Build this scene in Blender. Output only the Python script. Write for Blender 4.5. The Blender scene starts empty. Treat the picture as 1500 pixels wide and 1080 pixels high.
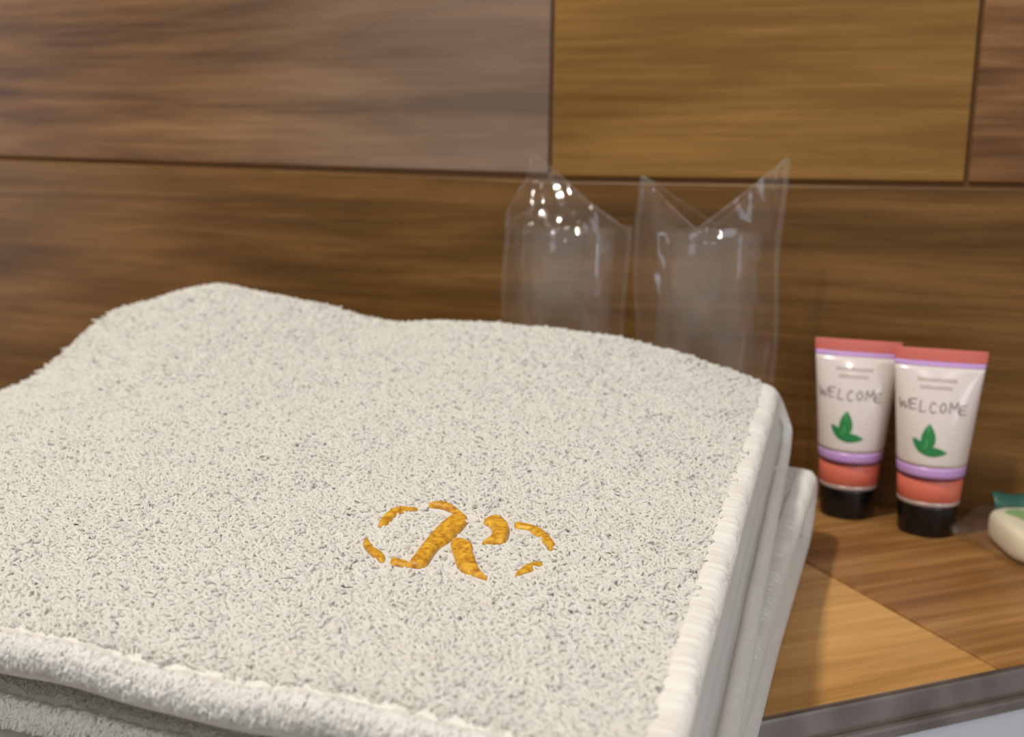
import bpy, bmesh, math, random
import numpy as np
from mathutils import Vector, Matrix
from mathutils.geometry import delaunay_2d_cdt

S = bpy.context.scene
COL = S.collection
rng = np.random.default_rng(7)
random.seed(7)

# ------------------------------------------------------------------ camera
F = 1540.0; CH = 0.14
YAW, PITCH, ROLL = math.radians(-20.5), math.radians(10.49), math.radians(0.83)
_f = Vector((math.sin(YAW), math.cos(YAW), 0)); _r = Vector((math.cos(YAW), -math.sin(YAW), 0)); _u = Vector((0, 0, 1))
FW = _f * math.cos(PITCH) - _u * math.sin(PITCH); U2 = _u * math.cos(PITCH) + _f * math.sin(PITCH)
RT = _r * math.cos(ROLL) + U2 * math.sin(ROLL); UP = U2 * math.cos(ROLL) - _r * math.sin(ROLL)
cam_d = bpy.data.cameras.new('camera'); cam = bpy.data.objects.new('camera', cam_d); COL.objects.link(cam)
cam.matrix_world = Matrix(((RT.x, UP.x, -FW.x, 0), (RT.y, UP.y, -FW.y, 0), (RT.z, UP.z, -FW.z, CH), (0, 0, 0, 1)))
cam_d.sensor_width = 36; cam_d.lens = 36 * F / 1500; cam_d.clip_start = 0.01
cam_d.dof.use_dof = True; cam_d.dof.focus_distance = 0.235; cam_d.dof.aperture_fstop = 18
S.camera = cam

# ------------------------------------------------------------------ light
W = bpy.data.worlds.new('world'); S.world = W; W.use_nodes = True
W.node_tree.nodes['Background'].inputs[0].default_value = (1.0, 0.96, 0.92, 1)
W.node_tree.nodes['Background'].inputs[1].default_value = 0.46

def area(name, loc, target, size, power, color, size_y=None, shape='DISK'):
    l = bpy.data.lights.new(name, 'AREA'); l.shape = shape; l.size = size; l.energy = power; l.color = color
    if size_y: l.size_y = size_y
    o = bpy.data.objects.new(name, l); COL.objects.link(o); o.location = loc
    o.rotation_euler = (Vector(target) - Vector(loc)).to_track_quat('-Z', 'Y').to_euler()
    return o
area('ceiling_lamp', (-0.44, -0.25, 1.35), (-0.08, 0.35, 0), 0.10, 14.5, (1.0, 0.935, 0.85))
area('ceiling_lamp', (0.30, -0.85, 1.32), (0.0, 0.4, 0), 0.06, 1.2, (1.0, 0.93, 0.84))
area('ceiling_lamp', (-0.22, -0.95, 1.32), (0.0, 0.4, 0), 0.06, 1.2, (1.0, 0.93, 0.84))
area('daylight_panel', (-0.93, 0.10, 0.20), (-.08, 0.44, 0.10), 0.06, 1.0, (0.62, 0.80, 1.0), 0.55, 'RECTANGLE')
area('daylight_panel', (0.95, -0.55, 0.75), (0, 0.3, 0.05), 0.35, 4.3, (0.76, 0.84, 1.0), 0.8, 'RECTANGLE')
S.view_settings.view_transform = 'Standard'; S.view_settings.look = 'None'
S.view_settings.gamma = 1; S.view_settings.use_curve_mapping = False
S.view_settings.exposure = 0.0
S.cycles.transparent_max_bounces = 32
S.cycles.max_bounces = 12
S.cycles.diffuse_bounces = 6

# ------------------------------------------------------------------ helpers
def ray(px, py): return FW + RT * ((px - 750) / F) - UP * ((py - 540) / F)
def at_z(px, py, z):
    d = ray(px, py); return Vector((0, 0, CH)) + d * ((z - CH) / d.z)
def at_y(px, py, y):
    d = ray(px, py); return Vector((0, 0, CH)) + d * (y / d.y)

def srgb(r, g, b):
    f = lambda c: (c / 12.92 if c <= 0.04045 else ((c + 0.055) / 1.055) ** 2.4)
    return (f(r / 255), f(g / 255), f(b / 255), 1)

def link(name, me, m=None, parent=None, smooth=True):
    o = bpy.data.objects.new(name, me); COL.objects.link(o)
    if m: me.materials.append(m)
    if parent: o.parent = parent
    if smooth and len(me.polygons):
        me.polygons.foreach_set('use_smooth', [True] * len(me.polygons))
    return o
def mesh(name, verts, faces, m=None, parent=None, smooth=True):
    me = bpy.data.meshes.new(name); me.from_pydata([tuple(v) for v in verts], [], faces); me.update()
    return link(name, me, m, parent, smooth)
def tag(o, label=None, cat=None, group=None, kind=None):
    if label: o['label'] = label
    if cat: o['category'] = cat
    if group: o['group'] = group
    if kind: o['kind'] = kind
    return o
def empty(name, loc=(0, 0, 0), rz=0):
    o = bpy.data.objects.new(name, None); COL.objects.link(o); o.location = loc; o.rotation_euler = (0, 0, rz)
    o.empty_display_size = 0.02
    return o
def mat(name):
    m = bpy.data.materials.new(name); m.use_nodes = True
    nt = m.node_tree; return m, nt, nt.nodes['Principled BSDF']
def simple(name, col, rough=0.5, spec=0.5, metal=0, **k):
    m, nt, b = mat(name)
    b.inputs['Base Color'].default_value = col; b.inputs['Roughness'].default_value = rough
    b.inputs['Specular IOR Level'].default_value = spec; b.inputs['Metallic'].default_value = metal
    for a, v in k.items(): b.inputs[a.replace('_', ' ')].default_value = v
    return m
def ramp(nt, stops):
    r = nt.nodes.new('ShaderNodeValToRGB'); e = r.color_ramp.elements
    e[0].position, e[0].color = stops[0]; e[1].position, e[1].color = stops[-1]
    for p, c in stops[1:-1]:
        n = e.new(p); n.color = c
    return r

# wood-look ceramic: local x is the grain direction
def wood(name, dark, mid, light, seed=0, rough=0.42, warp=0.5, patch=None, knot=0.0):
    m, nt, b = mat(name); N = nt.nodes; L = nt.links
    tc = N.new('ShaderNodeTexCoord')
    mp = N.new('ShaderNodeMapping'); mp.inputs['Location'].default_value = (seed * 1.7, seed * .9, seed * 2.3)
    L.new(tc.outputs['Object'], mp.inputs[0])
    def noise(scale, sx, sy, detail, rgh=0.55, dist=0):
        q = N.new('ShaderNodeMapping'); q.inputs['Scale'].default_value = (sx, sy, sy); L.new(mp.outputs[0], q.inputs[0])
        n = N.new('ShaderNodeTexNoise'); n.inputs['Scale'].default_value = scale; n.inputs['Detail'].default_value = detail
        n.inputs['Roughness'].default_value = rgh; n.inputs['Distortion'].default_value = dist
        L.new(q.outputs[0], n.inputs['Vector']); return n
    broad = noise(9, 0.45, 2.2, 3, 0.5, warp)
    streak = noise(60, 0.10, 2.0, 6, 0.62, 0.3)
    fine = noise(200, 0.07, 1.5, 4, 0.65)
    a1 = N.new('ShaderNodeMath'); a1.operation = 'MULTIPLY_ADD'; a1.inputs[1].default_value = 0.34
    L.new(streak.outputs[0], a1.inputs[0])
    a0 = N.new('ShaderNodeMath'); a0.operation = 'MULTIPLY'; a0.inputs[1].default_value = 0.45; L.new(broad.outputs[0], a0.inputs[0]); L.new(a0.outputs[0], a1.inputs[2])
    a2 = N.new('ShaderNodeMath'); a2.operation = 'MULTIPLY_ADD'; a2.inputs[1].default_value = 0.28
    L.new(fine.outputs[0], a2.inputs[0]); L.new(a1.outputs[0], a2.inputs[2])
    r = ramp(nt, [(0.41, dark), (0.53, mid), (0.65, light)]); L.new(a2.outputs[0], r.inputs[0])
    out = r.outputs[0]
    if patch:  # a differently tinted end printed on the tile
        col, x0, x1, amt = patch
        sx = N.new('ShaderNodeSeparateXYZ'); L.new(tc.outputs['Object'], sx.inputs[0])
        mr = N.new('ShaderNodeMapRange'); mr.interpolation_type = 'SMOOTHSTEP'
        mr.inputs[1].default_value = x0; mr.inputs[2].default_value = x1; mr.inputs[4].default_value = amt
        L.new(sx.outputs[0], mr.inputs[0])
        mx = N.new('ShaderNodeMixRGB'); L.new(mr.outputs[0], mx.inputs[0]); L.new(out, mx.inputs[1])
        r2 = ramp(nt, [(0.40, tuple(c * .62 for c in col[:3]) + (1,)), (0.66, col)]); L.new(a2.outputs[0], r2.inputs[0])
        L.new(r2.outputs[0], mx.inputs[2]); out = mx.outputs[0]
    L.new(out, b.inputs['Base Color'])
    b.inputs['Roughness'].default_value = rough; b.inputs['Specular IOR Level'].default_value = .3
    bp = N.new('ShaderNodeBump'); bp.inputs['Strength'].default_value = 0.22; bp.inputs['Distance'].default_value = 0.0006
    L.new(a2.outputs[0], bp.inputs['Height']); L.new(bp.outputs[0], b.inputs['Normal'])
    return m

def slab(name, poly, thick, m, origin, ex, ey, parent=None, bev=0.0009):
    """tile from a convex polygon in (u,v) on the plane origin+u*ex+v*ey, its face on the plane, body behind it; bevelled edges"""
    ex, ey = Vector(ex), Vector(ey); nz = ex.cross(ey)
    n = len(poly); P = [Vector((a, b)) for a, b in poly]
    c = sum(P, Vector((0, 0))) / n
    def inset(d):
        out = []
        for i in range(n):
            a, p, q = P[i - 1], P[i], P[(i + 1) % n]
            e1 = (p - a).normalized(); e2 = (q - p).normalized()
            n1 = Vector((-e1.y, e1.x)); n2 = Vector((-e2.y, e2.x))
            k = (n1 + n2) / (1 + n1.dot(n2)); out.append(p + k * d)
        return out
    rings = [(0, -thick), (0, -bev), (bev * .35, -bev * .3), (bev, 0)]
    V = []; Fc = []
    for d, z in rings:
        for p in inset(d): V.append((p.x - c.x, p.y - c.y, z))
    for k in range(len(rings) - 1):
        for i in range(n):
            j = (i + 1) % n; Fc.append((k * n + i, k * n + j, (k + 1) * n + j, (k + 1) * n + i))
    Fc.append(tuple(range((len(rings) - 1) * n, len(rings) * n))); Fc.append(tuple(reversed(range(n))))
    o = mesh(name, V, Fc, m, parent, smooth=False)
    o.matrix_world = Matrix(((ex.x, ey.x, nz.x, 0), (ex.y, ey.y, nz.y, 0), (ex.z, ey.z, nz.z, 0), (0, 0, 0, 1)))
    o.location = Vector(origin) + ex * c.x + ey * c.y
    return o

# ------------------------------------------------------------------ setting
YW = 0.469
grout = simple('grout', srgb(104, 70, 36), 0.9)
wall = mesh('wall_back', [(-1.2, YW + .002, -.9), (1.2, YW + .002, -.9), (1.2, YW + .002, 1.5), (-1.2, YW + .002, 1.5),
                          (-1.2, YW + .06, -.9), (1.2, YW + .06, -.9), (1.2, YW + .06, 1.5), (-1.2, YW + .06, 1.5)],
            [(0, 1, 2, 3), (5, 4, 7, 6), (3, 2, 6, 7), (1, 0, 4, 5), (0, 3, 7, 4), (2, 1, 5, 6)], grout, smooth=False)
tag(wall, kind='structure')
wA = wood('wood_tile_brown', srgb(80, 53, 25), srgb(115, 81, 44), srgb(143, 106, 64), 1, patch=(srgb(134, 114, 98), -.03, 0.20, 0.85), warp=1.4)
wB = wood('wood_tile_ochre', srgb(98, 68, 24), srgb(122, 88, 38), srgb(142, 106, 52), 2, warp=.3)
wC = wood('wood_tile_walnut', srgb(70, 46, 14), srgb(99, 68, 27), srgb(124, 89, 46), 3, warp=.6)
wD = wood('wood_tile_knotted', srgb(70, 44, 22), srgb(108, 74, 42), srgb(140, 102, 66), 4, warp=3.0)
def wt(p, m):   # wall tile: local x to the right, y up, facing the room
    return slab('tile', p, .0018, m, (0, YW, 0), (1, 0, 0), (0, 0, 1), wall)
g = .0007
z1 = .1392
# lower course: one long plank in view
wt([(-.62, -.02), (.30, -.02), (.30, z1 - .0015), (-.15, z1 - .0022), (-.62, .1465)], wC)
wt([(-1.15, -.02), (-.62 - g, -.02), (-.62 - g, .1462), (-1.15, .152)], wB)
wt([(.30 + g, -.02), (1.15, -.02), (1.15, z1 - .0015), (.30 + g, z1 - .0015)], wA)
# middle course
wt([(-.60, .1474), (-.1590, .1401), (-.1592, .286), (-.60, .2935)], wA)
wt([(-.1572, z1 - .0002), (.0188, z1), (.0188, .285), (-.1576, .285)], wB)
wt([(.0204, z1), (.46, z1), (.46, .285), (.0204, .285)], wD)
wt([(.46 + 2 * g, z1), (1.15, z1), (1.15, .285), (.46 + 2 * g, .285)], wC)
wt([(-1.15, .153), (-.60 - 2 * g, .1476), (-.60 - 2 * g, .2935), (-1.15, .298)], wD)
# upper courses, above the frame
for k, xs in enumerate([(-1.15, -.71, -.06, .55, 1.15), (-1.15, -.45, .2, .8, 1.15), (-1.15, -.8, -.2, .4, 1.15), (-1.15, -.5, .1, .7, 1.15)]):
    zb = .2885 + k * .149 + (.0115 if k == 0 else 0) - (0 if k == 0 else 0)
    zb = .300 + k * .149
    for i in range(4):
        wt([(xs[i] + g, zb), (xs[i + 1] - g, zb), (xs[i + 1] - g, zb + .1476), (xs[i] + g, zb + .1476)], [wA, wB, wC, wD][(i + k) % 4])
# filler strip between the courses
wt([(-.1572, .2865), (1.15, .2865), (1.15, .2986), (-.1572, .2986)], wC)

# ledge: wood tiles laid along the oblique front edge
A = math.radians(41.8)
E1 = Vector((math.cos(A), math.sin(A), 0)); E2 = Vector((-math.sin(A), math.cos(A), 0))
EO = Vector((.0412, .3234, 0))                     # a point on the front edge of the tiles
def uv(x, y): d = Vector((x, y, 0)) - EO; return d.dot(E1), d.dot(E2)
def xy(u, v): p = EO + E1 * u + E2 * v; return p.x, p.y
def clip(poly, f):
    out = []
    for i in range(len(poly)):
        a, b = poly[i], poly[(i + 1) % len(poly)]; fa, fb = f(a), f(b)
        if fa >= 0: out.append(a)
        if fa * fb < 0:
            t = fa / (fa - fb); out.append((a[0] + (b[0] - a[0]) * t, a[1] + (b[1] - a[1]) * t))
    return out
inwall = lambda p: (YW - .0006) - xy(*p)[1]
inleft = lambda p: xy(*p)[0] + 0.98
uj = uv(.0327, .3199)[0]
ledge_body = simple('ledge_core', srgb(176, 132, 80), 0.9)
def poly_prism(name, pts, z0, z1_, m, parent=None):
    n = len(pts); V = [(x, y, z0) for x, y in pts] + [(x, y, z1_) for x, y in pts]
    Fc = [tuple(reversed(range(n))), tuple(range(n, 2 * n))] + [(i, (i + 1) % n, n + (i + 1) % n, n + i) for i in range(n)]
    return mesh(name, V, Fc, m, parent, smooth=False)
foot = clip(clip([(-1.6, .003), (.4, .003), (.4, 1.2), (-1.6, 1.2)], inwall), inleft)
ledge = poly_prism('ledge', [xy(*p) for p in foot], -.9, -.0009, ledge_body)
tag(ledge, kind='structure')
lA = wood('ledge_tile_golden', srgb(152, 106, 50), srgb(186, 140, 78), srgb(206, 162, 96), 11, 0.38, warp=.3)
lB = wood('ledge_tile_brown', srgb(106, 69, 32), srgb(142, 100, 54), srgb(174, 131, 78), 12, 0.38, warp=.9)
def lt(u0, u1, m):
    p = clip(clip([(u0, .0), (u1, .0), (u1, 1.2), (u0, 1.2)], inwall), inleft)
    slab('tile', p, .008, m, EO, E1, E2, ledge)
lt(uj + .0004, .30, lB); lt(uj - .30, uj - .0004, lA); lt(uj - .60, uj - .3014, lB); lt(uj - 1.3, uj - .6014, lA)

# steel edge profile: flat face, then a small rounded lip
steel = simple('brushed_steel', srgb(160, 154, 150), 0.34, metal=.9)
m_, nt_, b_ = steel, steel.node_tree, steel.node_tree.nodes['Principled BSDF']
nz_ = nt_.nodes.new('ShaderNodeTexNoise'); nz_.inputs['Scale'].default_value = 60; tcn = nt_.nodes.new('ShaderNodeTexCoord')
nt_.links.new(tcn.outputs['Object'], nz_.inputs['Vector'])
rr = ramp(nt_, [(.3, srgb(128, 120, 116)), (.7, srgb(154, 147, 143))]); nt_.links.new(nz_.outputs[0], rr.inputs[0]); nt_.links.new(rr.outputs[0], b_.inputs['Base Color'])
prof = [(.0012, -.0001), (.0002, .0000), (-.0005, -.0003), (-.0010, -.0010), (-.0016, -.0068), (-.0022, -.0072), (-.0030, -.0073), (-.0036, -.0078), (-.0040, -.0086), (-.0040, -.0106), (-.0034, -.0114), (.0035, -.0114)]
V = []; Fc = []
prof = [(v, z + .0001) for v, z in prof]
for u in (-1.5, .22):
    for v, z in prof:
        p = EO + E1 * u + E2 * (v - .0005); V.append((p.x, p.y, z))
n = len(prof)
for i in range(n): Fc.append((i, (i + 1) % n, n + (i + 1) % n, n + i))
Fc += [tuple(range(n)), tuple(reversed(range(n, 2 * n)))]
trim = tag(mesh('trim_1', V, Fc, steel, smooth=False), kind='structure')
# white panel below the steel
white = simple('white_lacquer', srgb(214, 216, 222), 0.3)
pts = [xy(-1.5, .003), xy(-1.5, -.0022), xy(.22, -.0022), xy(.22, .003)]
tag(poly_prism('wall_front', pts, -.9, -.0112, white), kind='structure')
# floor and left wall of the room
fl = simple('floor_tile', srgb(150, 140, 128), 0.5)
tag(mesh('floor', [(-1.2, -2, -.9), (1.2, -2, -.9), (1.2, .53, -.9), (-1.2, .53, -.9), (-1.2, -2, -.95), (1.2, -2, -.95), (1.2, .53, -.95), (-1.2, .53, -.95)],
         [(0, 1, 2, 3), (7, 6, 5, 4), (0, 4, 5, 1), (1, 5, 6, 2), (2, 6, 7, 3), (3, 7, 4, 0)], fl, smooth=False), kind='structure')
tag(mesh('wall_left', [(-1.0, -2, -.9), (-1.0, YW, -.9), (-1.0, YW, 1.5), (-1.0, -2, 1.5), (-1.05, -2, -.9), (-1.05, YW, -.9), (-1.05, YW, 1.5), (-1.05, -2, 1.5)],
         [(1, 0, 3, 2), (4, 5, 6, 7), (0, 4, 7, 3), (5, 1, 2, 6), (3, 7, 6, 2), (0, 1, 5, 4)], simple('plaster', srgb(205, 196, 180), 0.8), smooth=False), kind='structure')

# ------------------------------------------------------------------ towel
HT = .065
CP = np.array([
 (-.35, .38, .070), (-.325, .38, .0790), (-.2852, .38, .0902), (-.2574, .38, .0885), (-.225, .38, .0838), (-.1989, .38, .0803), (-.1567, .38, .0815), (-.1011, .38, .0798), (-.0623, .38, .0712), (-.0399, .38, .0632),
 (-.35, .33, .048), (-.325, .33, .058), (-.28, .33, .074), (-.20, .33, .073), (-.12, .33, .0715), (-.04, .33, .0630),
 (-.34, .27, .045), (-.28, .27, .060), (-.20, .27, .0655), (-.10, .27, .0655), (-.035, .27, .0615),
 (-.34, .20, .045), (-.25, .20, .058), (-.15, .20, .0605), (-.09, .20, .0605), (-.03, .20, .0600),
 (-.34, .12, .048), (-.22, .12, .0575), (-.14, .12, .0588), (-.06, .12, .0588), (-.02, .12, .0585)])
def _tps(r): return np.where(r > 0, r * r * np.log(np.maximum(r, 1e-9)), 0)
_n = len(CP); _D = np.linalg.norm(CP[:, None, :2] - CP[None, :, :2], axis=2)
_K = _tps(_D) + np.eye(_n) * 2e-6; _P = np.c_[np.ones(_n), CP[:, :2]]
_w = np.linalg.solve(np.block([[_K, _P], [_P.T, np.zeros((3, 3))]]), np.r_[CP[:, 2], 0, 0, 0])
def zt(x, y):
    x = np.asarray(x, float); y = np.clip(np.asarray(y, float), .10, .385)
    z = _w[_n] + _w[_n + 1] * x + _w[_n + 2] * y
    for i in range(_n): z = z + _w[i] * _tps(np.hypot(x - CP[i, 0], y - CP[i, 1]))
    z = z + .0007 * np.sin(x * 83 + y * 31) * np.sin(y * 67 - x * 22) + .0004 * np.sin(x * 190 + 1) * np.sin(y * 170 + x * 60)
    return z
def surf(x, y, zn): return zn * zt(x, y) / HT

def arc(cy, cz, r, a0, a1, n): return [(cy + r * math.cos(a), cz + r * math.sin(a)) for a in np.linspace(a0, a1, n)]
def lin(a, b, n): return [(a[0] + (b[0] - a[0]) * t, a[1] + (b[1] - a[1]) * t) for t in np.linspace(0, 1, n, endpoint=False)]
def fold_path(y0, yb, zt_, zb, y1):
    r = (zt_ - zb) / 2
    return lin((y0, zt_), (yb - r, zt_), 60) + arc(yb - r, (zt_ + zb) / 2, r, math.pi / 2, -math.pi / 2, 17)[:-1] + lin((yb - r, zb), (y1, zb), 60) + [(y1, zb)]
def frames(path):
    P = np.array(path); T = np.gradient(P, axis=0); T /= np.linalg.norm(T, axis=1)[:, None]
    N = np.c_[-T[:, 1], T[:, 0]]
    return P, N
def ribbon(name, path, xl, xr, th, m, parent, nx=60):
    P, N = frames(path); n = len(P)
    s = np.r_[0, np.cumsum(np.linalg.norm(np.diff(P, axis=0), axis=1))]
    e = np.minimum(s, s[-1] - s); hh = th / 2 * np.sqrt(np.clip(1 - (1 - np.minimum(e / (th / 2), 1)) ** 2, .03, 1))
    rows = []
    for i in range(n):
        y, z = P[i]; h = hh[i]; a, b = xl(y, z), xr(y, z)
        xs = []; off = []
        t = np.linspace(0, 1, nx)
        xs += list(b - (b - a) * t); off += [h] * nx
        for q in np.linspace(math.pi / 2, -math.pi / 2, 7)[1:-1]: xs.append(a - math.cos(q) * th / 2); off.append(h * math.sin(q))
        xs += list(a + (b - a) * t); off += [-h] * nx
        for q in np.linspace(-math.pi / 2, math.pi / 2, 7)[1:-1]: xs.append(b + math.cos(q) * th / 2); off.append(h * math.sin(q))
        xs = np.array(xs); off = np.array(off)
        yy = np.full_like(xs, y) + off * N[i, 0]
        zz = surf(xs, np.full_like(xs, y), z) + off * N[i, 1]
        rows.append(np.c_[xs, yy, zz])
    k = len(rows[0]); V = np.concatenate(rows); Fc = []
    for i in range(n - 1):
        for j in range(k):
            j2 = (j + 1) % k; Fc.append((i * k + j, (i + 1) * k + j, (i + 1) * k + j2, i * k + j2))
    Fc.append(tuple(range(k))); Fc.append(tuple(reversed(range((n - 1) * k, n * k))))
    return mesh(name, V.tolist(), Fc, m, parent)

tm, nt, b = mat('terry_cloth')
b.inputs['Base Color'].default_value = (0.93, 0.915, 0.865, 1); b.inputs['Roughness'].default_value = 0.95
b.inputs['Specular IOR Level'].default_value = 0.1; b.inputs['Sheen Weight'].default_value = 0.15
tcn = nt.nodes.new('ShaderNodeTexCoord'); nn = nt.nodes.new('ShaderNodeTexNoise'); nn.inputs['Scale'].default_value = 900; nn.inputs['Detail'].default_value = 3
nt.links.new(tcn.outputs['Object'], nn.inputs['Vector'])
bp = nt.nodes.new('ShaderNodeBump'); bp.inputs['Strength'].default_value = .5; bp.inputs['Distance'].default_value = .0006
nt.links.new(nn.outputs[0], bp.inputs['Height']); nt.links.new(bp.outputs[0], b.inputs['Normal'])
loopm, nt, b = mat('cotton_loop')
b.inputs['Base Color'].default_value = (0.93, 0.915, 0.865, 1); b.inputs['Roughness'].default_value = 0.9
b.inputs['Specular IOR Level'].default_value = 0.15

for m_t in (tm, loopm):
    nt = m_t.node_tree; bs = nt.nodes['Principled BSDF']; o_ = nt.nodes['Material Output']
    tl = nt.nodes.new('ShaderNodeBsdfTranslucent'); tl.inputs[0].default_value = (.93, .915, .87, 1)
    mx = nt.nodes.new('ShaderNodeMixShader'); mx.inputs[0].default_value = .42 if m_t is loopm else .30
    nt.links.new(bs.outputs[0], mx.inputs[1]); nt.links.new(tl.outputs[0], mx.inputs[2]); nt.links.new(mx.outputs[0], o_.inputs[0])
towel = tag(empty('folded_towel', (-.17, .27, 0)), 'white terry towel folded in a thick stack on the ledge, gold embroidered letter on top', 'towel')
towel_off = Vector(towel.location)
def adopt(o):   # keep world-space vertices under the offset empty
    o.matrix_parent_inverse = Matrix.Translation(-towel_off); return o
XR = lambda y: -.0360 + (.28 - y) * .062
zoneR = {'top': lambda y, z: XR(y) + .0052 * max(0, min(1, (.0622 - z) / .012))}
xl = lambda y, z: -.337 - .004 * math.sin(y * 40 + z * 90)
pathA = fold_path(.130, .392, .0622, .0430, .137)
pathA2 = fold_path(.132, .383, .0565, .0490, .15)
pathB = fold_path(.135, .408, .0300, .0034, .14)
pathB2 = fold_path(.150, .398, .0235, .0100, .15)
pathB3 = lin((.15, .0167), (.37, .0167), 30) + [(.37, .0167)]
xrA = zoneR['top']
xrA2 = lambda y, z: XR(y) + .0008
xrB = lambda y, z: -.0300 + (.0018 * max(0, min(1, (.30 - y) / .12))) + .0012 * (z / .03)
xrB2 = lambda y, z: xrB(y, z) - .0026
xrB3 = lambda y, z: xrB(y, z) - .001
TH = .0052
panels = []
for nm, pth, xr_, th in (('top_layer', pathA, xrA, TH), ('inner_layer', pathA2, xrA2, .0052), ('bottom_layer', pathB, xrB, .0066),
                         ('inner_layer', pathB2, xrB2, .0060), ('inner_layer', pathB3, xrB3, .0060)):
    panels.append(adopt(ribbon(nm, pth, xl, xr_, th, tm, towel)))

# hems: a ribbed band wrapped over the edge
def top_point(x, y, zn=.0622, off=0.0):
    return surf(x, y, zn) + TH / 2 + off
hemm = loopm.copy(); hemm.name = 'hem_cotton'
for nd in hemm.node_tree.nodes:
    if nd.type == 'MIX_SHADER': nd.inputs[0].default_value = .26
def front_hem(y0, zn, th, xL, xRf, m, seedv, wid=.0058):
    V = []; Fc = []
    xs = np.arange(xL, xRf, .00045); prof = []
    # profile goes from on top of the cloth, round the front edge and back underneath
    for q in np.linspace(0, 1, 12):
        a = math.pi / 2 + math.pi * q
        prof.append((math.cos(a), math.sin(a)))
    prof = [(1.0, 1.02)] + [(c, s) for c, s in prof] + [(1.0, -1.02)]
    r2 = np.random.default_rng(seedv); ph = r2.random(8) * 6.28
    for x in xs:
        zc = float(surf(x, y0, zn)); base = th / 2 + .0005
        wob = .00022 * math.sin(x * 900 + ph[0] + 3 * math.sin(x * 130)) + .00024 * math.sin(x * 1370 + ph[1] + 2 * math.sin(x * 210)) + .00012 * math.sin(x * 3100 + ph[2]) + .00025 * math.sin(x * 320 + ph[3])
        for k, (c, s) in enumerate(prof):
            inner = 0 if 2 <= k <= len(prof) - 3 else -.0006
            rad = base + wob * (.4 + .6 * abs(c)) + inner
            yy = y0 + .0012 + c * (rad * .95 if k not in (0, len(prof) - 1) else .0044)
            V.append((x, yy, zc + s * rad * 1.02 - (.0008 if k in (0, len(prof) - 1) else 0) * s))
    k = len(prof)
    for i in range(len(xs) - 1):
        for j in range(k - 1): Fc.append((i * k + j, i * k + j + 1, (i + 1) * k + j + 1, (i + 1) * k + j))
    Fc.append(tuple(range(k))); Fc.append(tuple(reversed(range((len(xs) - 1) * k, len(xs) * k))))
    return adopt(mesh('front_hem', V, Fc, m, towel))
front_hem(.1305, .0622, TH, -.337, float(XR(.129)) + .0018, hemm, 3)
front_hem(.1385, .0430, TH, -.337, -.0222, hemm, 4)
front_hem(.1365, .0300, .0066, -.337, -.0275, hemm, 6)

def side_hem(xrf, path, th, i0, i1, width, m, amp=1.0):
    P, N = frames(path); P = P[i0:i1]; N = N[i0:i1]
    # resample finely
    s = np.r_[0, np.cumsum(np.linalg.norm(np.diff(P, axis=0), axis=1))]; q = np.arange(0, s[-1], .0006)
    Y = np.interp(q, s, P[:, 0]); Z = np.interp(q, s, P[:, 1]); NY = np.interp(q, s, N[:, 0]); NZ = np.interp(q, s, N[:, 1])
    prof = [(-width - .0002, .90), (-width, 1.10), (-width * .85, 1.16), (-width * .5, 1.18), (-width * .15, 1.14)] + [(.32 * th * 1.2 * math.cos(a), 1.12 * math.sin(a)) for a in np.linspace(math.pi / 2, -math.pi / 2, 9)] + [(-width * .3, -1.15), (-width * .3, -.9)]
    V = []; Fc = []
    for i in range(len(q)):
        wob = amp * (.00010 * math.sin(q[i] * 1250 + 3 * math.sin(q[i] * 170)) + .00008 * math.sin(q[i] * 2300 + 1) + .0003 * math.sin(q[i] * 260))
        b0 = xrf(Y[i], Z[i])
        for k, (dx, o) in enumerate(prof):
            x = b0 + dx + (wob * .8 if 0 < k < 13 else 0)
            off = th / 2 * o + (wob if 0 < k < 13 and o > 0 else 0)
            V.append((x, Y[i] + off * NY[i], float(surf(x, Y[i], Z[i])) + off * NZ[i]))
    k = len(prof)
    for i in range(len(q) - 1):
        for j in range(k - 1): Fc.append((i * k + j, (i + 1) * k + j, (i + 1) * k + j + 1, i * k + j + 1))
    Fc.append(tuple(range(k))); Fc.append(tuple(reversed(range((len(q) - 1) * k, len(q) * k))))
    return adopt(mesh('side_hem', V, Fc, m, towel))
HEMW = .0034
side_hem(xrA, pathA, TH, 0, 84, HEMW, hemm)
side_hem(xrA, pathA, TH, 84, len(pathA), .004, hemm)
side_hem(xrB, pathB, .0066, 0, len(pathB), .004, hemm)
side_hem(xrB3, pathB3, .0060, 0, len(pathB3), .003, hemm, .6)

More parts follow.
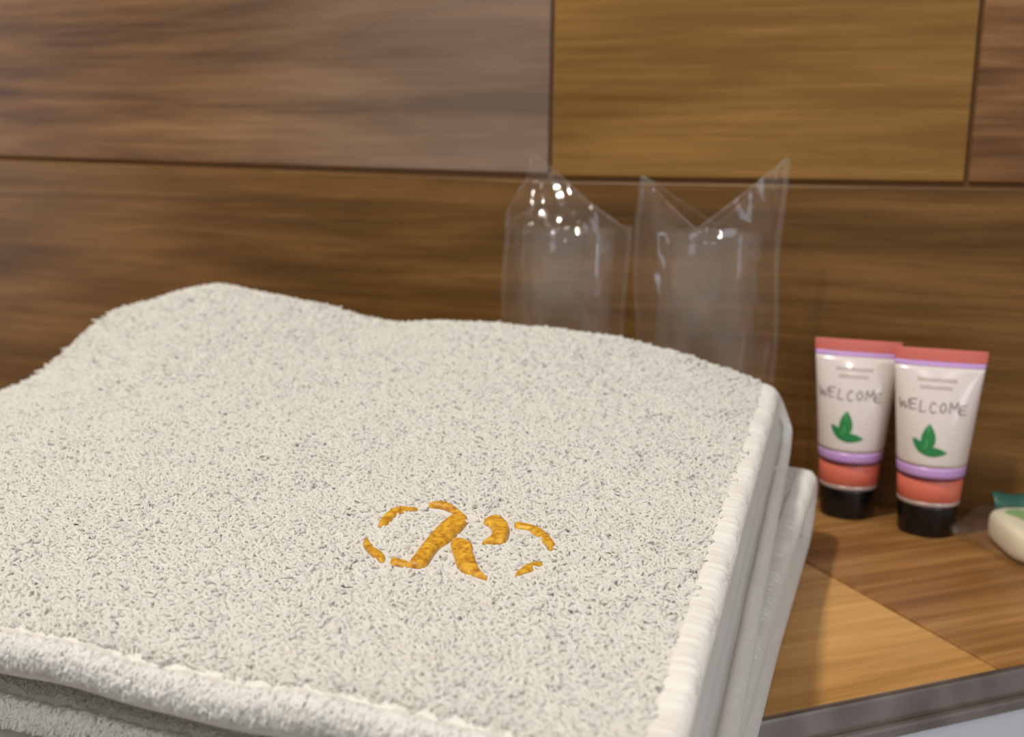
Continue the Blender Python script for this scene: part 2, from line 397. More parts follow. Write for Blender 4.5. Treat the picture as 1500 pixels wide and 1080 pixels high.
# ------------------------------------------------------------------ embroidery
def on_top(px, py, off=.0010):
    z = .06
    for _ in range(25):
        p = at_z(px, py, z); z = .6 * float(top_point(p.x, p.y, off=off)) + .4 * z
    p = at_z(px, py, z); return (p.x, p.y)
Zm = lambda pts: [on_top(500 + a / 4.1667, 700 + b_ / 4.1667) for a, b_ in pts]
EMB = {
 'embroidered_letter': [
  [(690,195),(740,205),(780,240),(745,290),(700,335),(650,378),(600,405),(560,455),(515,528),(440,530),(405,512),(450,455),(500,385),(560,315),(620,255),(680,215)],
  [(525,153),(560,142),(620,139),(660,148),(700,176),(745,207),(715,215),(692,203),(660,187),(610,168),(560,164)],
  [(860,260),(890,235),(940,222),(990,238),(1020,272),(1027,310),(1017,345),(1000,380),(950,382),(850,387),(880,370),(915,345),(922,310),(905,275)],
  [(668,372),(700,363),(760,370),(802,393),(802,430),(825,500),(850,560),(905,607),(850,592),(790,570),(715,545),(690,470),(670,410)]],
 'embroidered_ring': [
  [(222,285),(232,245),(267,205),(317,173),(370,163),(420,168),(470,172),(460,181),(410,184),(360,197),(320,217),(302,247),(265,272)],
  [(160,345),(172,375),(202,408),(267,453),(266,480),(247,499),(200,467),(150,422),(130,387),(140,365)],
  [(310,468),(350,483),(405,493),(425,515),(400,524),(340,517),(293,502)],
  [(1055,258),(1110,266),(1170,278),(1225,298),(1272,343),(1308,385),(1302,407),(1270,428),(1243,387),(1212,347),(1157,315),(1165,303),(1112,292),(1058,287)],
  [(1055,583),(1078,550),(1128,514),(1190,498),(1242,508),(1190,520),(1162,548),(1120,558),(1080,574)]]}
POLYS = []
def inside(px_, py_, poly):
    x = np.asarray(px_); y = np.asarray(py_); c = np.zeros(x.shape, bool); n = len(poly)
    for i in range(n):
        x1, y1 = poly[i]; x2, y2 = poly[i - 1]
        cond = ((y1 > y) != (y2 > y)) & (x < (x2 - x1) * (y - y1) / (y2 - y1 + 1e-15) + x1)
        c ^= cond
    return c
def edge_dist(x, y, poly):
    x = np.asarray(x); y = np.asarray(y); d = np.full(x.shape, 1e9); n = len(poly)
    for i in range(n):
        a = np.array(poly[i - 1]); b2 = np.array(poly[i]); ab = b2 - a; L2 = (ab @ ab) + 1e-18
        t = np.clip(((x - a[0]) * ab[0] + (y - a[1]) * ab[1]) / L2, 0, 1)
        d = np.minimum(d, np.hypot(x - a[0] - t * ab[0], y - a[1] - t * ab[1]))
    return d
gold, nt, b = mat('gold_thread')
tcn = nt.nodes.new('ShaderNodeTexCoord'); nn = nt.nodes.new('ShaderNodeTexNoise'); nn.inputs['Scale'].default_value = 700; nn.inputs['Detail'].default_value = 3
nt.links.new(tcn.outputs['Object'], nn.inputs['Vector'])
rr = ramp(nt, [(.32, srgb(160, 104, 10)), (.5, srgb(200, 144, 20)), (.7, srgb(226, 178, 44))]); nt.links.new(nn.outputs[0], rr.inputs[0]); nt.links.new(rr.outputs[0], b.inputs['Base Color'])
b.inputs['Roughness'].default_value = .42; b.inputs['Specular IOR Level'].default_value = .5; b.inputs['Sheen Weight'].default_value = .1
def smooth_poly(p, n=2):
    for _ in range(n):
        q = []
        for i in range(len(p)):
            a, b2 = p[i], p[(i + 1) % len(p)]
            q += [(a[0] * .75 + b2[0] * .25, a[1] * .75 + b2[1] * .25), (a[0] * .25 + b2[0] * .75, a[1] * .25 + b2[1] * .75)]
        p = q
    return p
def grow(p, d):
    n = len(p); P = [Vector(a) for a in p]; ar = sum(P[i - 1].x * P[i].y - P[i].x * P[i - 1].y for i in range(n)); sg = 1 if ar > 0 else -1; out = []
    for i in range(n):
        t = (P[(i + 1) % n] - P[i - 1]).normalized(); out.append(tuple(P[i] + Vector((t.y, -t.x)) * sg * d))
    return out
def stitch(name, poly, stitch_dir):
    poly = grow(smooth_poly(poly, 1), .00004); POLYS.append(poly)
    A_ = np.array(poly); lo = A_.min(0); hi = A_.max(0); st = .00022
    gx, gy = np.meshgrid(np.arange(lo[0], hi[0], st), np.arange(lo[1], hi[1], st)); gx = gx.ravel(); gy = gy.ravel()
    ok = inside(gx, gy, poly) & (edge_dist(gx, gy, poly) > st * .5); pts = list(zip(gx[ok], gy[ok]))
    allp = [Vector(p) for p in poly] + [Vector(p) for p in pts]; ne = len(poly)
    vs, es, fs, *_ = delaunay_2d_cdt(allp, [], [list(range(ne))], 1, 1e-7)
    X = np.array([v.x for v in vs]); Y = np.array([v.y for v in vs]); d = edge_dist(X, Y, poly)
    prof = np.sqrt(np.clip(1 - (1 - np.minimum(d / .0009, 1)) ** 2, 0, 1))
    c, s = math.cos(stitch_dir), math.sin(stitch_dir); ph = (X * -s + Y * c)
    rid = .00009 * np.sin(ph * 2 * math.pi / .00072 + 1.2 * np.sin((X * c + Y * s) * 900))
    z = top_point(X, Y) + .0001 + prof * ((.0011 if name == 'embroidered_letter' else .0008) + rid)
    z[d < 1e-5] = top_point(X, Y)[d < 1e-5] + .0001
    return adopt(mesh(name, np.c_[X, Y, z].tolist(), [tuple(f) for f in fs], gold, towel))
DIR = {'embroidered_letter': [0.15, 1.2, 0.2, .1], 'embroidered_ring': [1.4, .9, 1.5, .9, 1.6]}
for nm, lst in EMB.items():
    for k, pl in enumerate(lst): stitch(nm, Zm(pl), DIR[nm][k])

# ------------------------------------------------------------------ pile: curly cotton loops, one joined mesh per surface
def loops(name, pos, nor, hgt, rad, m, parent, flop=1.0, sink=.58, align=None):
    n = len(pos); K = 5
    ref = rng.normal(size=(n, 3)); T = np.cross(nor, ref); T /= np.linalg.norm(T, axis=1)[:, None]
    if align is not None: T = align + rng.normal(size=(n, 3)) * .22; T -= nor * (T * nor).sum(1)[:, None]; T /= np.linalg.norm(T, axis=1)[:, None]
    B = np.cross(nor, T)
    lean = rng.normal(size=(n, 2)) * .6 * flop + np.array([-.10, -.25]) * flop
    wid = rng.uniform(.35, .75, n) * hgt; h = hgt * rng.uniform(.65, 1.25, n) * (1 + .22 * np.sin(pos[:, 0] * 1300 + 2 * np.sin(pos[:, 1] * 500)) * np.sin(pos[:, 1] * 1100 + 2 * np.sin(pos[:, 0] * 420)))
    Lx = np.array([1.0, 0, 0]); Ly = np.array([0, 1.0, 0])
    ph = np.linspace(0, math.pi, K); tw = rng.normal(size=n) * .9
    C_ = []
    for k, a in enumerate(ph):
        sa = math.sin(a); ca = math.cos(a); t = tw * (k / (K - 1) - .5)
        d = T * np.cos(t)[:, None] + B * np.sin(t)[:, None]
        p = pos + d * (wid * -ca)[:, None] + nor * (h * (sa - sink) - rad * .4)[:, None] + (Lx * (lean[:, :1] * (h * sa ** 1.4)[:, None]) + Ly * (lean[:, 1:] * (h * sa ** 1.4)[:, None]))
        p = p + B * (np.sin(k * 2.1 + tw * 5) * rad * .8)[:, None]
        C_.append(p)
    C_ = np.stack(C_, 1)                       # n,K,3
    tg = np.gradient(C_, axis=1); tg /= np.linalg.norm(tg, axis=2)[..., None] + 1e-12
    up = np.broadcast_to(nor[:, None, :], tg.shape) * .9 + B[:, None, :] * .4
    s1 = np.cross(tg, up); s1 /= np.linalg.norm(s1, axis=2)[..., None] + 1e-12; s2 = np.cross(tg, s1)
    R = rad * rng.uniform(.8, 1.2, n)[:, None, None]
    ring = [C_ + R * (s1 * math.cos(q) + s2 * math.sin(q)) for q in (0, 1.571, 3.142, 4.712)]
    V = np.stack(ring, 2).reshape(-1, 3)       # n,K,4sides
    base = (np.arange(n) * K * 4)[:, None, None]; k = np.arange(K - 1)[None, :, None] * 4; j = np.arange(4)[None, None, :]; j2 = (j + 1) % 4
    Fq = np.stack([base + k + j, base + k + j2, base + k + 4 + j2, base + k + 4 + j], -1).reshape(-1, 4)
    me = bpy.data.meshes.new(name); nv = len(V); nf = len(Fq)
    me.vertices.add(nv); me.vertices.foreach_set('co', V.astype(np.float32).ravel())
    me.loops.add(nf * 4); me.loops.foreach_set('vertex_index', Fq.astype(np.int32).ravel())
    me.polygons.add(nf); me.polygons.foreach_set('loop_start', np.arange(nf, dtype=np.int32) * 4)
    me.update(calc_edges=True)
    me.polygons.foreach_set('use_smooth', np.ones(nf, bool))
    o = link(name, me, m, parent, smooth=False); o['kind'] = 'stuff'
    return adopt(o)

def path_samples(path, s0, s1, xa, xbf, dens, th):
    P, N = frames(path); s = np.r_[0, np.cumsum(np.linalg.norm(np.diff(P, axis=0), axis=1))]
    st = 1 / math.sqrt(dens); q = np.arange(s0, min(s1, s[-1]), st); X = []; Q = []
    for v in q:
        y = np.interp(v, s, P[:, 0]); z = np.interp(v, s, P[:, 1]); xb = xbf(y, z)
        xs = np.arange(xa, xb, st); xs = xs + rng.uniform(-.5, .5, len(xs)) * st; xs = xs[xs < xb]
        X.append(xs); Q.append(v + rng.uniform(-.5, .5, len(xs)) * st)
    X = np.concatenate(X); Q = np.clip(np.concatenate(Q), s0, s1)
    Y = np.interp(Q, s, P[:, 0]); Z = np.interp(Q, s, P[:, 1]); NY = np.interp(Q, s, N[:, 0]); NZ = np.interp(Q, s, N[:, 1])
    zz = surf(X, Y, Z); e = .002
    gx = (surf(X + e, Y, Z) - zz) / e; gy = (surf(X, Y + e, Z) - zz) / e
    pos = np.c_[X, Y + NY * th / 2, zz + NZ * th / 2]
    nor = np.c_[-gx * NZ, NY - gy * NZ, NZ]; nor /= np.linalg.norm(nor, axis=1)[:, None]
    return pos, nor, Y
lenA = .285
pos, nor, Y = path_samples(pathA, .0056, .2920, -.3375, lambda y, z: xrA(y, z) - HEMW - .0002, 8.0e5, TH)
keep = np.ones(len(pos), bool)
for pl in POLYS:
    a_ = np.array(pl); bb = (pos[:, 0] > a_[:, 0].min() - .002) & (pos[:, 0] < a_[:, 0].max() + .002) & (pos[:, 1] > a_[:, 1].min() - .002) & (pos[:, 1] < a_[:, 1].max() + .002)
    idx = np.where(bb)[0]; ins = inside(pos[idx, 0], pos[idx, 1], pl) | (edge_dist(pos[idx, 0], pos[idx, 1], pl) < .0013)
    keep[idx[ins]] = False
loops('pile', pos[keep], nor[keep], .00165, .00041, loopm, towel)
print('loops', keep.sum())
# pile showing on the layer below the front hem, and on the top of the bottom fold
posb = []; 
xs = np.arange(-.30, -.02, .0010); 
gx_, gy_ = np.meshgrid(xs, np.arange(.142, .155, .0010)); gx_ = gx_.ravel() + rng.uniform(-.0005, .0005, gx_.size); gy_ = gy_.ravel() + rng.uniform(-.0005, .0005, gy_.size)
pb = np.c_[gx_, gy_, surf(gx_, gy_, .0430) + TH / 2]; loops('pile', pb, np.tile([0, 0, 1.0], (len(pb), 1)), .0013, .00021, loopm, towel)
pos, nor, Y = path_samples(pathB, .225, .295, -.10, lambda y, z: xrB(y, z) - .004, 7e5, .0066)
loops('pile', pos, nor, .0012, .0002, loopm, towel)
# short loops over the front hems
for (y0, zn, xe, n_) in ((.1305, .0622, float(XR(.129)) - .001, 11000), (.1385, .0430, -.0225, 6500)):
    xs = rng.uniform(-.30, xe, n_); a = rng.uniform(.30, 1.35, n_) * math.pi / 2 + math.pi / 2; rd = TH / 2 + .0006
    pp = np.c_[xs, y0 + .0012 + np.cos(a) * rd, surf(xs, np.full_like(xs, y0), zn) + np.sin(a) * rd]
    loops('pile', pp, np.c_[xs * 0, np.cos(a), np.sin(a)], .0015, .00027, hemm, towel, .3, .55, np.c_[xs * 0, -np.sin(a), np.cos(a)])
# short upright tufts along the hems
def tufts(n, f, hgt):
    p = f(rng.random(n)); return p
xs = rng.uniform(-.33, float(XR(.13)), 1100)
pb = np.c_[xs, np.full_like(xs, .1352) + rng.uniform(-.0012, .0006, len(xs)), top_point(xs, np.full_like(xs, .1352), off=.0004)]
loops('pile', pb, np.tile([0, -.3, .95], (len(pb), 1)), .0014, .0002, loopm, towel, .5)

# ------------------------------------------------------------------ cream tubes
def plastic(name, col, rough=.3):
    m = simple(name, col, rough, .5, Subsurface_Weight=0.0); m.node_tree.nodes['Principled BSDF'].inputs['Coat Weight'].default_value = .25
    return m
tw_white = plastic('tube_white', srgb(216, 205, 199), .18)
tw_lilac = plastic('tube_lilac', srgb(196, 154, 214), .3)
tw_coral = plastic('tube_coral', srgb(222, 116, 94), .4)
tw_seal = plastic('tube_seal', srgb(198, 100, 88), .45)
tw_silver = simple('tube_silver', srgb(205, 186, 180), .3, metal=.4)
tw_shade = simple('tube_lip_shade', srgb(110, 38, 36), .5)  # dark red paints in the shadow under the tube body's lip
tw_black = simple('cap_black', srgb(12, 11, 12), .28)
ink_grey = simple('ink_grey', srgb(120, 104, 98), .5)
ink_pale = simple('ink_pale', srgb(172, 158, 148), .5)
ink_green = simple('ink_green', srgb(34, 122, 62), .5)
ink_green2 = simple('ink_green_light', srgb(96, 168, 112), .5)

def tube_ab(z):
    t = (z - .0250) / (.0690 - .0250); t = max(0, min(1, t))
    a = .0129 + (.0168 - .0129) * t
    bb = .0124 * (1 - t ** 1.95) + .0010
    return a, bb
def loft(name, levels, m, parent, n=48, cap_top=True, cap_bot=True):
    V = []; Fc = []
    for z, a, bb in levels:
        for i in range(n):
            q = 2 * math.pi * i / n; V.append((a * math.cos(q), bb * math.sin(q), z))
    for k in range(len(levels) - 1):
        for i in range(n): j = (i + 1) % n; Fc.append((k * n + i, k * n + j, (k + 1) * n + j, (k + 1) * n + i))
    if cap_bot: Fc.append(tuple(reversed(range(n))))
    if cap_top: Fc.append(tuple(range((len(levels) - 1) * n, len(levels) * n)))
    o = mesh(name, V, Fc, m, parent)
    return o
def tsurf(x, z, off=.00008):
    a, bb = tube_ab(z); x_ = max(-.999, min(.999, x / a))
    return (x, -bb * math.sqrt(1 - x_ * x_) - off, z)
def flat_poly(name, polys, m, parent, step=.0006, off=.00008):
    V = []; Fc = []
    for poly in polys:
        A_ = np.array(poly); lo = A_.min(0); hi = A_.max(0)
        gx, gy = np.meshgrid(np.arange(lo[0], hi[0], step), np.arange(lo[1], hi[1], step)); gx = gx.ravel(); gy = gy.ravel()
        ok = inside(gx, gy, poly) if len(gx) else np.zeros(0, bool)
        ok = ok & (edge_dist(gx, gy, poly) > step * .3) if len(gx) else ok
        allp = [Vector(p) for p in poly] + [Vector(p) for p in zip(gx[ok], gy[ok])]
        vs, es, fs, *_ = delaunay_2d_cdt(allp, [], [list(range(len(poly)))], 1, 1e-8)
        b0 = len(V); V += [tsurf(v.x, v.y, off) for v in vs]; Fc += [tuple(b0 + i for i in f) for f in fs]
    o = mesh(name, V, Fc, m, parent)
    return o
def stroke(p, q, w):
    d = Vector((q[0] - p[0], q[1] - p[1])); d.normalize(); nrm = Vector((-d.y, d.x)) * w / 2; e = d * w * .3
    p = Vector(p) - e; q = Vector(q) + e
    return [tuple(p + nrm), tuple(p - nrm), tuple(q - nrm), tuple(q + nrm)]
GL = {'W': [[(0, 1), (.22, .1)], [(.22, .1), (.45, .75)], [(.45, .75), (.68, .05)], [(.68, .05), (1, 1.05)]],
      'E': [[(.15, 1), (.1, 0)], [(.12, 1), (.9, 1.08)], [(.12, .52), (.75, .55)], [(.1, 0), (.85, .02)]],
      'L': [[(.2, 1.1), (.12, 0)], [(.12, 0), (.85, .03)]],
      'C': [[(.85, .92), (.5, 1.05)], [(.5, 1.05), (.15, .7)], [(.15, .7), (.15, .3)], [(.15, .3), (.45, 0)], [(.45, 0), (.85, .15)]],
      'O': [[(.5, .95), (.15, .6)], [(.15, .6), (.2, .15)], [(.2, .15), (.55, 0)], [(.55, 0), (.88, .35)], [(.88, .35), (.8, .8)], [(.8, .8), (.5, .95)]],
      'M': [[(.05, 0), (.15, 1)], [(.15, 1), (.5, .35)], [(.5, .35), (.85, 1.05)], [(.85, 1.05), (.95, 0)]]}
def make_tube(loc, rz, label):
    t = tag(empty('cosmetic_tube', loc, rz), label, 'tube', 'small cosmetic tubes by the wall')
    n_ = 10
    loft('cap', [(0, .0100, .0100), (.0004, .0107, .0107), (.0012, .0110, .0110), (.0118, .0114, .0114), (.0126, .0113, .0113), (.0129, .0108, .0108)], tw_black, t)
    loft('silver_ring', [(.0129, .0116, .0114), (.0131, .0119, .0117), (.0144, .0120, .0118), (.0146, .0117, .0116)], tw_silver, t)
    loft('coral_collar', [(.0146, .0118, .0116), (.0148, .0120, .0118), (.0232, .0124, .0121), (.0236, .0120, .0118)], tw_coral, t)
    loft('shoulder', [(.0236, .0118, .0116), (.0238, .0122, .0119), (.0246, .0127, .0124), (.0249, .0129, .0127)], tw_shade, t)
    def seg(nm, z0, z1_, m, k=8):
        lv = [(z,) + tube_ab(z) for z in np.linspace(z0, z1_, k)]
        return loft(nm, lv, m, t)
    seg('lower_band', .0249, .0292, tw_lilac, 4)
    seg('tube_body', .0292, .0676, tw_white, 24)
    seg('upper_band', .0676, .0696, tw_lilac, 4)
    loft('crimped_seal', [(.0696, .0169, .0011), (.0698, .0171, .0010), (.0702, .0171, .0008), (.0741, .0173, .0008), (.0745, .0172, .0005)], tw_seal, t)
    # WELCOME, hand lettered, sinking slightly at the right
    st = []; w = .0257 / 7; x0 = -.0138; rj = random.Random(5)
    for i, ch in enumerate('WELCOME'):
        sx = w * (.98 if ch in 'WM' else .80); sy = .0034 + rj.uniform(-.0002, .0005); zz = .0508 + .0004 * math.sin(i * 1.7) - .00005 * i
        for p, q in GL[ch]:
            st.append(stroke((x0 + i * w + p[0] * sx, zz + p[1] * sy), (x0 + i * w + q[0] * sx, zz + q[1] * sy), .00050))
    flat_poly('printed_lettering', st, ink_grey, t, .001)
    # two small illegible rows near the seal
    rows = []
    for z, a, b2 in ((.0620, -.0078, .0060), (.0592, -.0066, .0052)):
        x = a
        while x < b2:
            ww = rj.uniform(.0005, .0011); h = rj.uniform(.0012, .0015)
            rows.append([(x, z), (x + ww, z), (x + ww, z + h), (x, z + h)]); x += ww + .00028
    flat_poly('printed_small_print', rows, ink_pale, t, .001)
    # three-lobed leaf
    def leaf(base, tip, wid):
        b_, tp = Vector(base), Vector(tip); ax = tp - b_; nr = Vector((-ax.y, ax.x)).normalized(); L_ = []; R_ = []
        for s in np.linspace(0, 1, 12):
            wv = wid * math.sin(math.pi * s ** .85) ** .8; p = b_ + ax * s; L_.append(tuple(p + nr * wv)); R_.append(tuple(p - nr * wv))
        return L_[:-1] + [tuple(tp)] + list(reversed(R_[1:-1]))
    cx = -.0030; cz = .0345
    flat_poly('printed_leaf', [leaf((cx + .0008, cz + .001), (cx + .0010, cz + .0118), .0027)], ink_green, t)
    flat_poly('printed_leaf', [leaf((cx + .0012, cz - .0003), (cx - .0049, cz + .0058), .0018)], ink_green, t, off=.0001)
    flat_poly('printed_leaf', [leaf((cx - .0022, cz + .0012), (cx + .0082, cz + .0010), .0019)], ink_green, t, off=.00012)
    for a_, b2 in (((cx + .0003, cz + .003), (cx + .0008, cz + .011)), ((cx + .0, cz + .0022), (cx - .0038, cz + .0058)), ((cx + .001, cz + .001), (cx + .007, cz + .0014))):
        flat_poly('leaf_vein', [stroke(a_, b2, .0004)], ink_green2, t, .001, off=.00018)
    return t
make_tube((.0150, .4425, .0), 0, 'right-hand small white tube with lilac bands and black cap, standing nearer the wrapped soap')
make_tube((-.0165, .4530, .0), 0, 'left-hand small white tube with lilac bands and black cap, standing nearer the folded towel')

# ------------------------------------------------------------------ wrapped soap
def film_mat(name, milk, gloss_rough, gl=.10, tint=(1, 1, 1, 1), bump=0.0):
    m = bpy.data.materials.new(name); m.use_nodes = True; nt = m.node_tree; N = nt.nodes; L = nt.links
    for nd in list(N): N.remove(nd)
    out = N.new('ShaderNodeOutputMaterial'); tr = N.new('ShaderNodeBsdfTransparent'); tr.inputs[0].default_value = tint
    df = N.new('ShaderNodeBsdfDiffuse'); df.inputs[0].default_value = (.85, .84, .82, 1)
    tl = N.new('ShaderNodeBsdfTranslucent'); tl.inputs[0].default_value = (.85, .84, .82, 1)
    g_ = N.new('ShaderNodeBsdfGlossy'); g_.inputs['Roughness'].default_value = gloss_rough
    m0 = N.new('ShaderNodeMixShader'); m0.inputs[0].default_value = .5; L.new(df.outputs[0], m0.inputs[1]); L.new(tl.outputs[0], m0.inputs[2])
    m1 = N.new('ShaderNodeMixShader'); m1.inputs[0].default_value = milk; L.new(tr.outputs[0], m1.inputs[1]); L.new(m0.outputs[0], m1.inputs[2])
    lw = N.new('ShaderNodeFresnel'); ge = N.new('ShaderNodeNewGeometry'); io = N.new('ShaderNodeMapRange')
    io.inputs[3].default_value = 1.45; io.inputs[4].default_value = 1 / 1.45; L.new(ge.outputs['Backfacing'], io.inputs[0]); L.new(io.outputs[0], lw.inputs[0])
    ma = N.new('ShaderNodeMath'); ma.operation = 'MULTIPLY_ADD'; ma.use_clamp = True; ma.inputs[1].default_value = .5; ma.inputs[2].default_value = gl * .2; L.new(lw.outputs[0], ma.inputs[0])
    m2 = N.new('ShaderNodeMixShader'); L.new(ma.outputs[0], m2.inputs[0]); L.new(m1.outputs[0], m2.inputs[1]); L.new(g_.outputs[0], m2.inputs[2])
    L.new(m2.outputs[0], out.inputs[0])
    if bump:
        tc = N.new('ShaderNodeTexCoord'); nz = N.new('ShaderNodeTexNoise'); nz.inputs['Scale'].default_value = 55; nz.inputs['Detail'].default_value = 2
        L.new(tc.outputs['Object'], nz.inputs['Vector']); bp = N.new('ShaderNodeBump'); bp.inputs['Strength'].default_value = bump; bp.inputs['Distance'].default_value = .004
        L.new(nz.outputs[0], bp.inputs['Height']); L.new(bp.outputs[0], g_.inputs['Normal']); L.new(bp.outputs[0], lw.inputs['Normal'])
    return m
film = film_mat('cellophane', .032, .10, .1, bump=.28)
clear = film_mat('clear_plastic', .016, .06, .1)

film_edge = film_mat('cellophane_edge', .12, .12, .3)
soap_c = (.0350, .4440)
soap = tag(empty('wrapped_soap', (soap_c[0], soap_c[1], 0), math.radians(17)), 'cream soap bar in a clear wrapper with green print, right of the tubes', 'soap')
soapm = simple('soap_cream', srgb(226, 216, 188), .4, Subsurface_Weight=.1)
def rounded_bar(name, x0, x1, y0, y1, z0, z1_, r, m, parent):
    V = []; Fc = []; n = 32; lv = []
    hx, hy = (x1 - x0) / 2, (y1 - y0) / 2; cx, cy = (x0 + x1) / 2, (y0 + y1) / 2
    K = 10
    for k in range(K + 1):
        t = k / K * math.pi - math.pi / 2; zz = (z0 + z1_) / 2 + (z1_ - z0) / 2 * math.copysign(abs(math.sin(t)) ** .7, math.sin(t)); ins = r * (1 - abs(math.cos(t)) ** .6)
        for i in range(n):
            q = 2 * math.pi * i / n; c, s = math.cos(q), math.sin(q)
            V.append((cx + (hx - ins) * math.copysign(abs(c) ** .45, c), cy + (hy - ins) * math.copysign(abs(s) ** .45, s), zz))
    for k in range(K):
        for i in range(n): j = (i + 1) % n; Fc.append((k * n + i, k * n + j, (k + 1) * n + j, (k + 1) * n + i))
    Fc.append(tuple(reversed(range(n)))); Fc.append(tuple(range(K * n, (K + 1) * n)))
    return mesh(name, V, Fc, m, parent)
rounded_bar('soap_bar', 0, .042, -.038, .0, .0006, .0128, .0045, soapm, soap)
# printed leaf patch and green stripe lie on the top of the bar
def patch(name, pts, z, m): 
    V = [(x, y, z) for x, y in pts] + [(x, y, z - .0002) for x, y in pts]; n = len(pts)
    mesh(name, V, [tuple(range(n)), tuple(reversed(range(n, 2 * n)))] + [(i, n + i, n + (i + 1) % n, (i + 1) % n) for i in range(n)], m, soap, smooth=False)
pale_green = simple('pale_green_print', srgb(130, 176, 112), .4)
deep_green = simple('deep_green_print', srgb(38, 84, 72), .4)
patch('printed_leaf', [(.011 + .0045 * math.cos(a) * (1 + .3 * math.sin(3 * a)), -.013 + .0075 * math.sin(a)) for a in np.linspace(0, 2 * math.pi, 24, endpoint=False)], .0131, pale_green)
patch('printed_leaf', [(.022 + .006 * math.cos(a), -.017 + .004 * math.sin(a) * (1 + .3 * math.cos(2 * a))) for a in np.linspace(0, 2 * math.pi, 24, endpoint=False)], .0131, pale_green)
# wrapper: film over the bar, a crimped fin at each end, a dark green band standing along the back seam
def wrapper():
    V = []; Fc = []; nx = 56; ny = 20; xs = np.linspace(-.013, .056, nx)
    for x in xs:
        # 0 at the fins, 1 over the bar
        k = min(1, max(0, (x + .013) / .015)) if x < .02 else min(1, max(0, (.056 - x) / .014))
        k = k * k * (3 - 2 * k)
        for j in range(ny):
            q = 2 * math.pi * j / ny; w = .0030 + .0172 * k; h = .0007 + .0066 * k
            c, s = math.cos(q), math.sin(q)
            cr = (1 - k) * .0011 * math.sin(j * 2.7 + x * 900) + .0004 * math.sin(x * 420 + j * 1.3)
            yc = -.019 * k + (-.006) * (1 - k)
            V.append((x, yc + (w + .003 * k) * math.copysign(abs(c) ** .7, c), .0072 * k + .004 * (1 - k) + max(-.0068 * k - .0035 * (1 - k), h * math.copysign(abs(s) ** .7, s) + cr)))
    for i in range(nx - 1):
        for j in range(ny): j2 = (j + 1) % ny; Fc.append((i * ny + j, (i + 1) * ny + j, (i + 1) * ny + j2, i * ny + j2))
    return mesh('clear_wrapper', V, Fc, film, soap)
wrapper()
V = []; Fc = []
xs = np.linspace(.005, .041, 30)
for x in xs:
    for z, y in ((.0110, -.0015), (.0135, .0000), (.0155, .0018), (.0165, .0045)):
        V.append((x, y + .0004 * math.sin(x * 500), z + .0006 * math.sin(x * 330)))
for i in range(len(xs) - 1):
    for j in range(3): Fc.append((i * 4 + j, i * 4 + j + 1, (i + 1) * 4 + j + 1, (i + 1) * 4 + j))
o = mesh('green_band', V, Fc, deep_green, soap); sm = o.modifiers.new('thickness', 'SOLIDIFY'); sm.thickness = .0003

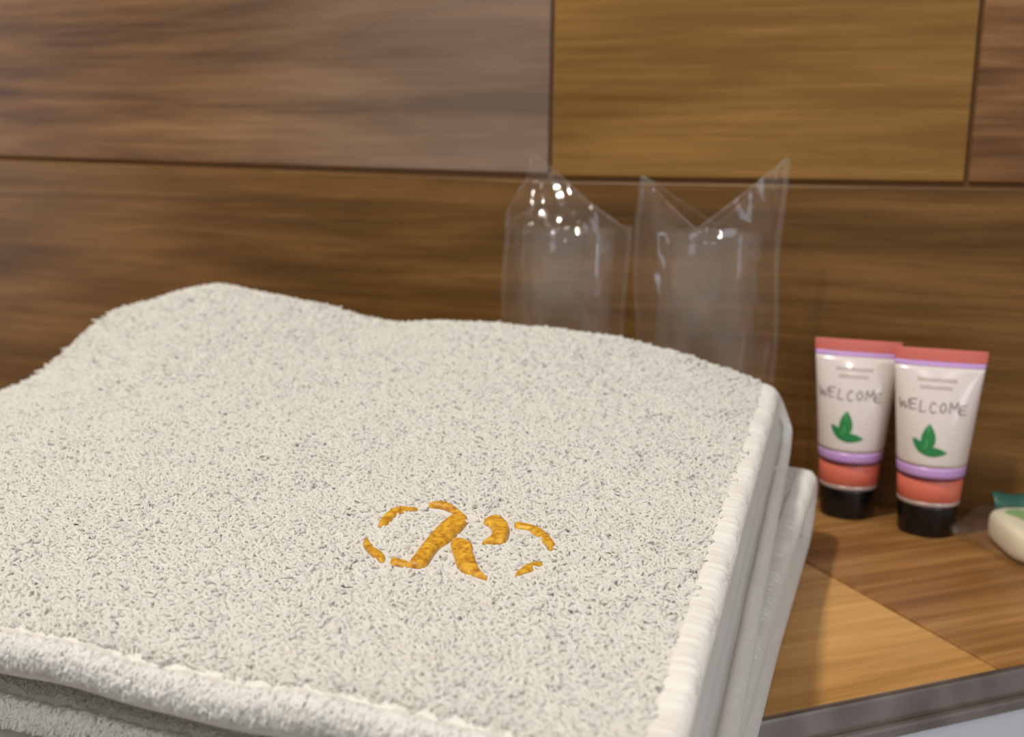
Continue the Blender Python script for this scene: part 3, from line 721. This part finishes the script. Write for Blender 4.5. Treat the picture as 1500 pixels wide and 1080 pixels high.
# ------------------------------------------------------------------ wrapped cups
def make_cup(loc, rz, label, ztop, w, d, rim_z, seed, slant=0.0, peak=None):
    t = tag(empty('wrapped_cup', loc, rz), label, 'cup', 'clear cups in film bags')
    n = 56; V = []; Fc = []
    prof = [(.0, .0012), (.0165, .0012), (.0178, .002), (.0184, .005)] + [(.0184 + (.0225 - .0184) * k, .005 + (rim_z - .0075) * k) for k in np.linspace(.1, 1, 10)] + [(.0231, rim_z - .0022), (.0236, rim_z - .0012), (.0234, rim_z), (.0226, rim_z - .0004), (.0220, rim_z - .0030)] + [(.0219 - (.0219 - .0178) * k, rim_z - .003 - (rim_z - .0095) * k) for k in np.linspace(.1, 1, 8)] + [(.0, .0032)]
    for r_, z in prof:
        for i in range(n): q = 2 * math.pi * i / n; V.append((r_ * math.cos(q), r_ * math.sin(q), z))
    for k in range(len(prof) - 1):
        for i in range(n): j = (i + 1) % n; Fc.append((k * n + i, k * n + j, (k + 1) * n + j, (k + 1) * n + i))
    mesh('plastic_cup', V, Fc, clear, t)
    r2 = np.random.default_rng(seed); A1 = r2.random(12) * 6.28
    V = []; Fc = []; n = 120; K = 56
    def crease(u, v, k): return abs(math.sin(u * (3 + k) + v * (2.1 + 1.3 * k) + A1[k])) ** .6
    for k in range(K + 1):
        s = k / K
        for i in range(n):
            q = 2 * math.pi * i / n; c, sn = math.cos(q), math.sin(q); zt_ = ztop(c, sn); z = .0004 + (zt_ - .0004) * s
            up = max(0, min(1, (z - rim_z) / .022)); dd = d * (1 - .55 * up); ww = w
            low = .90 + .10 * min(1, z / .09)
            y = dd * math.copysign(abs(sn) ** 1.25, sn); x = ww * c * low
            v = z * 60
            cr = (.0011 * (crease(q, v, 0) - .6) + .0008 * (crease(q * 2, v * .6, 2) - .6) + .0005 * (crease(q * 3, v, 4) - .6)) * (.5 + .9 * up)
            cr += (.0026 if peak is not None and sn < 0 else 0) * max(0, 1 - abs(c - (peak or 0)) / .16) * min(1, max(0, (z - .07) / .05))
            x += slant * z + .0010 * math.sin(v * 1.3 + A1[5])
            nn_ = Vector((c / w, sn / dd)).normalized()
            V.append((x + nn_.x * cr, max(-.0246, min(.0246, y + nn_.y * cr)), z))
    for k in range(K):
        for i in range(n): j = (i + 1) % n; Fc.append((k * n + i, k * n + j, (k + 1) * n + j, (k + 1) * n + i))
    mesh('film_bag', V, Fc, film, t)
    # cut edge of the film round the mouth
    E_ = V[K * n:]; V2 = []; F2 = []
    for i in range(n):
        x, y, z = E_[i]; V2 += [(x, y, z - .0003), (x * .99, y * .985, z), (x, y, z + .0002), (x * 1.006, y * 1.006, z)]
    for i in range(n):
        for j in range(4): a_, b2 = i * 4, ((i + 1) % n) * 4; F2.append((a_ + j, a_ + (j + 1) % 4, b2 + (j + 1) % 4, b2 + j))
    mesh('film_edge', V2, F2, film_edge, t)
    # side seams of the bag: narrow doubled strips of film
    for sd in (-1, 1):
        V = []; Fc = []
        for k in range(30):
            s = k / 29; z = .0006 + (ztop(sd, 0) - .0006) * s; low = .90 + .10 * min(1, z / .09); x = sd * (w * low - .0004) + slant * z + .0010 * math.sin(z * 60 * 1.3 + A1[5])
            V += [(x, -.0003, z), (x + sd * .0022, -.0002, z), (x + sd * .0022, .0002, z), (x, .0003, z)]
        for k in range(29):
            for j in range(4): j2 = (j + 1) % 4; Fc.append((k * 4 + j, k * 4 + j2, (k + 1) * 4 + j2, (k + 1) * 4 + j))
        mesh('bag_seam', V, Fc, film, t)
    return t
def top2(c, s):
    a = abs(c) ** 1.05
    return .1195 + (.148 - .1195) * a if c > 0 else .1195 + (.140 - .1195) * a
def top1(c, s):   # one tall corner towards the room, falling away to the right
    xs = [-1, -.75, -.55, -.40, .95, 1]; zs = [.124, .130, .140, .1490, .119, .1185]
    z = float(np.interp(c, xs, zs)); return z if s <= 0 else z - .006 * (1 - abs(c)) - .004
make_cup((-.0790, .4430, 0), 0, 'clear cup in a film bag with two pointed corners, nearer the tubes', top2, .0290, .0235, .1175, 1)
make_cup((-.1415, .4430, 0), 0, 'clear cup in a film bag with one tall bright peak, farther from the tubes', top1, .0275, .0235, .1168, 2, peak=-.40)
